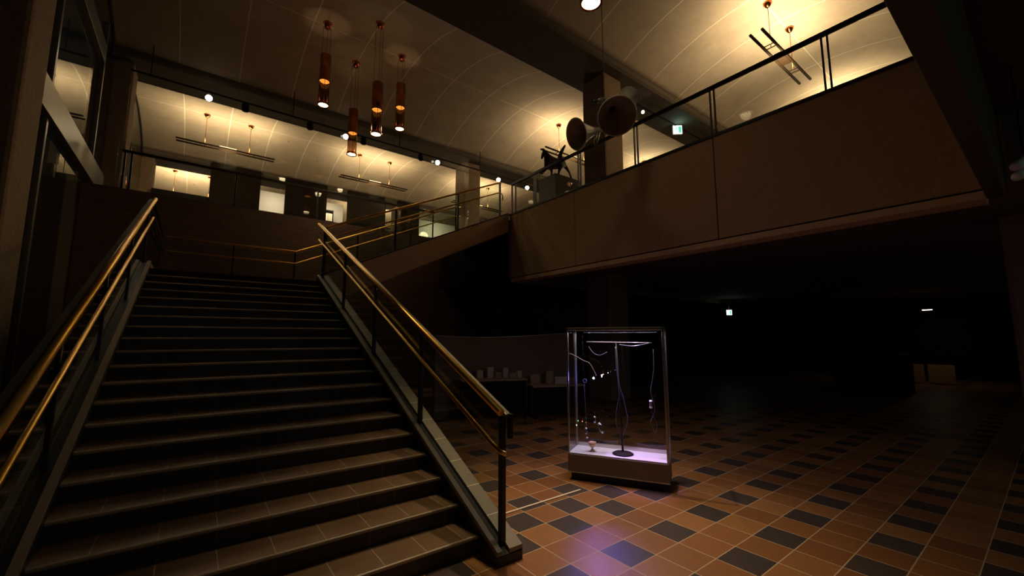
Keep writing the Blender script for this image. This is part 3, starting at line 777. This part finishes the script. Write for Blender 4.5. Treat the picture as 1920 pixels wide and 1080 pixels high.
curve('pale cord looping along the stand pole and opening into two strands', [(1154, 650), (1156, 690), (1162, 725), (1167, 740), (1175, 775), (1177, 790), (1170, 812), (1168, 817)], .17)
curve('second strand of pale cord bulging left beside the stand pole', [(1163, 735), (1156, 770), (1155, 792), (1160, 810), (1166, 820)], .18, .003)
curve('cord sagging below the right half of the top rod', [(1161, 646), (1185, 649), (1205, 646), (1217, 643)], .17, .004)
curve('cord sagging below the left half of the top rod', [(1104, 650), (1113, 662), (1125, 666), (1138, 660)], .17, .003)
curve('pale cord hanging from the right end of the top rod', [(1225, 655), (1226, 690), (1222, 720), (1220, 732), (1224, 752), (1228, 768), (1223, 783), (1221, 792), (1228, 811), (1232, 797), (1226, 782), (1221, 770)], .17, .0038)
curve('thin wire bundle crossing behind the upper left of the display case', [(1062, 660), (1080, 668), (1094, 676), (1104, 680), (1112, 692), (1118, 704)], .15, .004, 'taupe', 'wire_bundle', 'wire')
curve('thin cord dropping from the small ring to the vials', [(1095, 716), (1097, 750), (1099, 790), (1101, 820)], .12, .0022)
# white capsule
c_ = casept(1220.5, 758, .17)
t = thing('white_capsule', 'small white capped capsule hanging on the right cord in the display case', 'capsule', world(c_), ang)
MB().lathe([(.001, -.045), (.014, -.044), (.016, -.03), (.016, .03), (.014, .044), (.001, .045)], seg=18).build('body', M['taupe'], t)
for s in (-1, 1): MB().lathe([(.001, s * .046), (.016, s * .044), (.018, s * .03), (.018, s * .026), (.001, s * .026)], seg=18).build('cap', M['white'], t)
# ring on cord
c_ = casept(1096.5, 714, .12)
pts = [Vector((math.cos(a * PI / 8) * .022, 0, math.sin(a * PI / 8) * .022)) for a in range(17)]
o = MB().tube(pts, .004, 8, False).build('small_ring', M['wire'], None, loc=world(c_)); o.rotation_euler = (0, 0, ang); tag(o, 'small pale ring hanging beside the blue light in the case', 'ring')
# goblet
c_ = casept(1111, 848, .16); c_.z = .30
o = MB().lathe([(.001, 0), (.034, .0), (.03, .006), (.010, .03), (.010, .04), (.030, .052), (.045, .08), (.048, .105), (.045, .105), (.042, .082), (.028, .058), (.001, .05)], seg=28).build('goblet', M['goblet'], None, loc=world(c_))
tag(o, 'small amber goblet standing on the lit deck of the display case', 'goblet')
# vials
for px_, py_, d_, rx_, lb in ((1115, 787, .16, 0, 'upper right glass vial hanging in the display case'), (1127, 803, .15, .45, 'largest tilted glass vial hanging in the display case'), (1099, 808, .12, 0, 'left glass vial hanging at the cord end above the goblet'), (1101, 826, .12, 0, 'lowest small glass vial touching beside the goblet rim')):
    c_ = casept(px_, py_, d_); k = 2.0 if rx_ else 1.25
    t = thing('glass_vial', lb, 'vial', world(c_), ang, 'glass vials hanging in the display case')
    q = MB().lathe([(.001, .03 * k), (.008 * k, .028 * k), (.014 * k, .01 * k), (.016 * k, -.012 * k), (.010 * k, -.028 * k), (.001, -.03 * k)], (0, 0, 0), (rx_, 0, -1), 18).build('body', M['vial'], t)
    MB().lathe([(.001, .032 * k), (.008 * k, .032 * k), (.008 * k, .024 * k), (.001, .024 * k)], (0, 0, 0), (-rx_, 0, 1), 12).build('stopper', M['cream'], t)
    MB().tube([(0, 0, .03 * k), (.002, 0, .03 * k + .05)], .0012, 6).build('thread', M['wire'], t)
# leds
for px_, py_, mt, r, lb in ((1113, 709, 'ledwhite', .011, 'bright violet lamp glowing in the upper left of the display case'), (1131, 702, 'ledred', .006, 'tiny red light right of the violet lamp'), (1140, 699, 'ledblue', .004, 'tiny blue light at the right of the tiny lights'),
                            (1081, 797, 'pin', .005, 'tiny pink light at the lower left of the display case'), (1084, 789, 'ledgreen', .006, 'tiny green light at the lower left of the display case'), (1092, 790, 'ledred', .004, 'tiny red light beside the green one'), (1099, 792, 'ledred', .004, 'tiny red light on the hanging cord')):
    c_ = casept(px_, py_, .15)
    t = thing('indicator_light', lb, 'small light', world(c_), ang, 'tiny coloured lights in the display case')
    MB().lathe([(.001, -r), (r * .7, -r * .7), (r, 0), (r * .7, r * .7), (.001, r)], seg=14).build('bulb', M[mt], t)
    MB().tube([(0, 0, r), (.002, 0, r + .03)], .001, 6).build('lead', M['wire'], t)
    if mt == 'ledwhite':
        lamp('POINT', (0, 0, -.02), 4, (.22, .16, 1), None, t, rad=.01)
        tgt = Vector((2.62, 2.22, 0)); 
        lamp('SPOT', (0, -.01, 0), 42, (.30, .16, 1), tuple((mwc.inverted() @ tgt) - c_), t, angle=24, blend=1, rad=.03)
lamp('AREA', world((Wc * .5, Dc * .5, Hc - .05)), 10, (.95, .80, 1), world((Wc * .5, Dc * .5, 0)), None, size=.9, size_y=.25, name='case_top_light').rotation_euler = (0, 0, ang)
lamp('SPOT', world((.78, Dc * .4, Hc - .1)), 95.0, (.55, .25, 1), world((.8, .12, .3)), None, angle=38, blend=.8, rad=.02, name='case_spot')

# white strip on the floor
o = MB().box(2.33, 3.42, 3.262, 3.285, 0.0, .012).build('cable_cover', M['tape'], None, bevel=.004); tag(o, 'thin white strip lying on the tiles between stairs and display case', 'strip')

# ------------------------------------------------------------------ shop corner behind the stairs
mb = MB(); k = 20; pts = []
for i in range(k + 1):
    s = i / k; p = Vector((4.0 + 2.9 * s, 7.85 - 1.15 * s + .28 * math.sin(s * PI), 0)); h = 1.66 - .05 * math.sin(s * PI * 1.2) + .04 * s
    pts.append((p, h))
vs = []; 
for p, h in pts:
    vs += [(p.x, p.y, 0), (p.x, p.y, h), (p.x + .02, p.y + .05, h), (p.x + .02, p.y + .05, 0)]
fs = []
for i in range(k):
    for j in range(4): fs.append((4 * i + j, 4 * i + (j + 1) % 4, 4 * i + 4 + (j + 1) % 4, 4 * i + 4 + j))
fs += [(0, 1, 2, 3), (4 * k, 4 * k + 3, 4 * k + 2, 4 * k + 1)]
t = thing('curved_screen', 'low curved brown screen standing in the dark behind the stairs', 'screen')
mb.add(vs, fs); mb.build('panel', M['partition'], t)
MB().tube([(p.x + .01, p.y + .025, h + .008) for p, h in pts], .012, 8).build('top_edge', M['alu'], t)
MB().box(3.90, 4.12, 7.66, 7.74, 0, 1.6).build('end_panel', M['taupe'], t, bevel=.006)
def table(x, y, rz, w_, d_, h, label):
    t = thing('display_table', label, 'table', (x, y, 0), rz)
    MB().box(-w_ / 2, w_ / 2, -d_ / 2, d_ / 2, h - .035, h).build('tabletop', M['card'], t, bevel=.006)
    for sx in (-1, 1):
        for sy in (-1, 1): MB().box(sx * (w_ / 2 - .05) - .02, sx * (w_ / 2 - .05) + .02, sy * (d_ / 2 - .05) - .02, sy * (d_ / 2 - .05) + .02, 0, h - .03).build('leg', M['darkwood'], t)
    MB().box(-w_ / 2 + .03, w_ / 2 - .03, -d_ / 2 + .02, -d_ / 2 + .04, .1, h - .05).build('modesty_panel', M['darkwood'], t)
    return t
rz = math.atan2(-1.15, 2.9)
table(4.95, 7.15, rz, 1.35, .5, .80, 'low shop table nearer the stairs piled with small goods')
table(6.15, 6.55, rz, 1.15, .5, .66, 'low shop table nearer the display case with boxes')
ux = Vector((math.cos(rz), math.sin(rz), 0)); uy = Vector((-math.sin(rz), math.cos(rz), 0))
goods = [(4.95, 7.15, .80, [(-.5, 0, .18, .12, .05, 'card', 'flat brown packet at the left end of the shop table'), (-.25, .08, .12, .1, .16, 'paper', 'upright pale box on the left shop table'), (-.02, .1, .14, .03, .22, 'paper', 'tall pale picture card standing on the left shop table'),
                              (.12, .0, .12, .1, .12, 'card', 'brown cube box right of the tall card'), (.3, .08, .1, .08, .2, 'paper', 'narrow tall pale box on the left shop table'), (.42, -.05, .14, .1, .1, 'card', 'small brown box near the right end of the shop table'), (.58, .05, .1, .1, .14, 'paper', 'pale box at the right end of the left shop table')]),
         (6.15, 6.55, .66, [(-.42, .1, .2, .12, .2, 'card', 'brown carton at the left of the right shop table'), (-.1, .1, .16, .12, .26, 'card', 'taller brown carton on the right shop table'), (.12, -.05, .3, .05, .15, 'paper', 'pale framed card leaning on the right shop table'), (.4, .05, .2, .14, .12, 'card', 'low brown carton behind the display case edge')])]
for x, y, z, L_ in goods:
    for dx, dy, w_, d_, h, mt, lb in L_:
        p = Vector((x, y, 0)) + ux * dx + uy * dy
        o = MB().box(-w_ / 2, w_ / 2, -d_ / 2, d_ / 2, 0, h).build('goods_box', M[mt], None, bevel=.004, loc=(p.x, p.y, z + .001)); o.rotation_euler = (0, 0, rz + random.uniform(-.2, .2)); tag(o, lb, 'box')

# ------------------------------------------------------------------ far right entrance
tag(MB().box(15.6, 17.2, 2.75, 4.3, 0, 1.15).build('reception_counter', M['black'], bevel=.02), 'dark block of a counter in front of the lit entrance at the far right', 'counter')
for y0, y1, lb in ((2.3, 2.98, 'wider low pale wall lit at the far right'), (3.08, 3.35, 'narrow low pale wall beside the wider one, partly behind the dark counter'), (4.55, 4.95, 'small low pale wall lit left of the dark counter')):
    tag(MB().box(21.0, 21.15, y0, y1, .03, .68).build('low_wall', M['card'], bevel=.01), lb, 'wall')
for y_ in (2.6, 4.7):
    lamp('AREA', (20.2, y_, 1.5), .5, (1, .62, .28), (21.0, y_, .35), None, size=.3, name='entrance_lamp')
t = thing('ceiling_lamp', 'small bright lamp glowing in the dark far right above the entrance', 'lamp', (22.0, 2.94, 2.69))
MB().box(-.06, .06, -.14, .14, 0, .03).build('housing', M['steel'], t); MB().box(-.05, .05, -.13, .13, -.02, 0).build('bulb', emis('far_lamp', (1, .72, .5), 14), t)
MB().tube([(0, 0, .03), (0, 0, .6)], .01, 8).build('stem', M['steel'], t)

# white track heads at the right edge
t = thing('wall_spotlight', 'pair of pale spotlight heads at the right edge of the view', 'spotlight', (0, 0, 0))
q = Vector((0, 0, CAMH)) + (fw + rt * ((1905 - 960) / F_PX) + up * ((540 - 312) / F_PX)) * 3.6
for k, dz in enumerate((0, -.085)):
    MB().lathe([(.001, -.02), (.035, -.02), (.04, 0), (.04, .2), (.001, .2)], q + Vector((.02 * k, 0, dz)), (.75, -.35, .45), 20).build('head', M['white'], t)
MB().tube([q + Vector((.12, -.05, .02)), q + Vector((.14, -.05, 4.07 - q.z))], .008, 8).build('arm', M['black'], t)
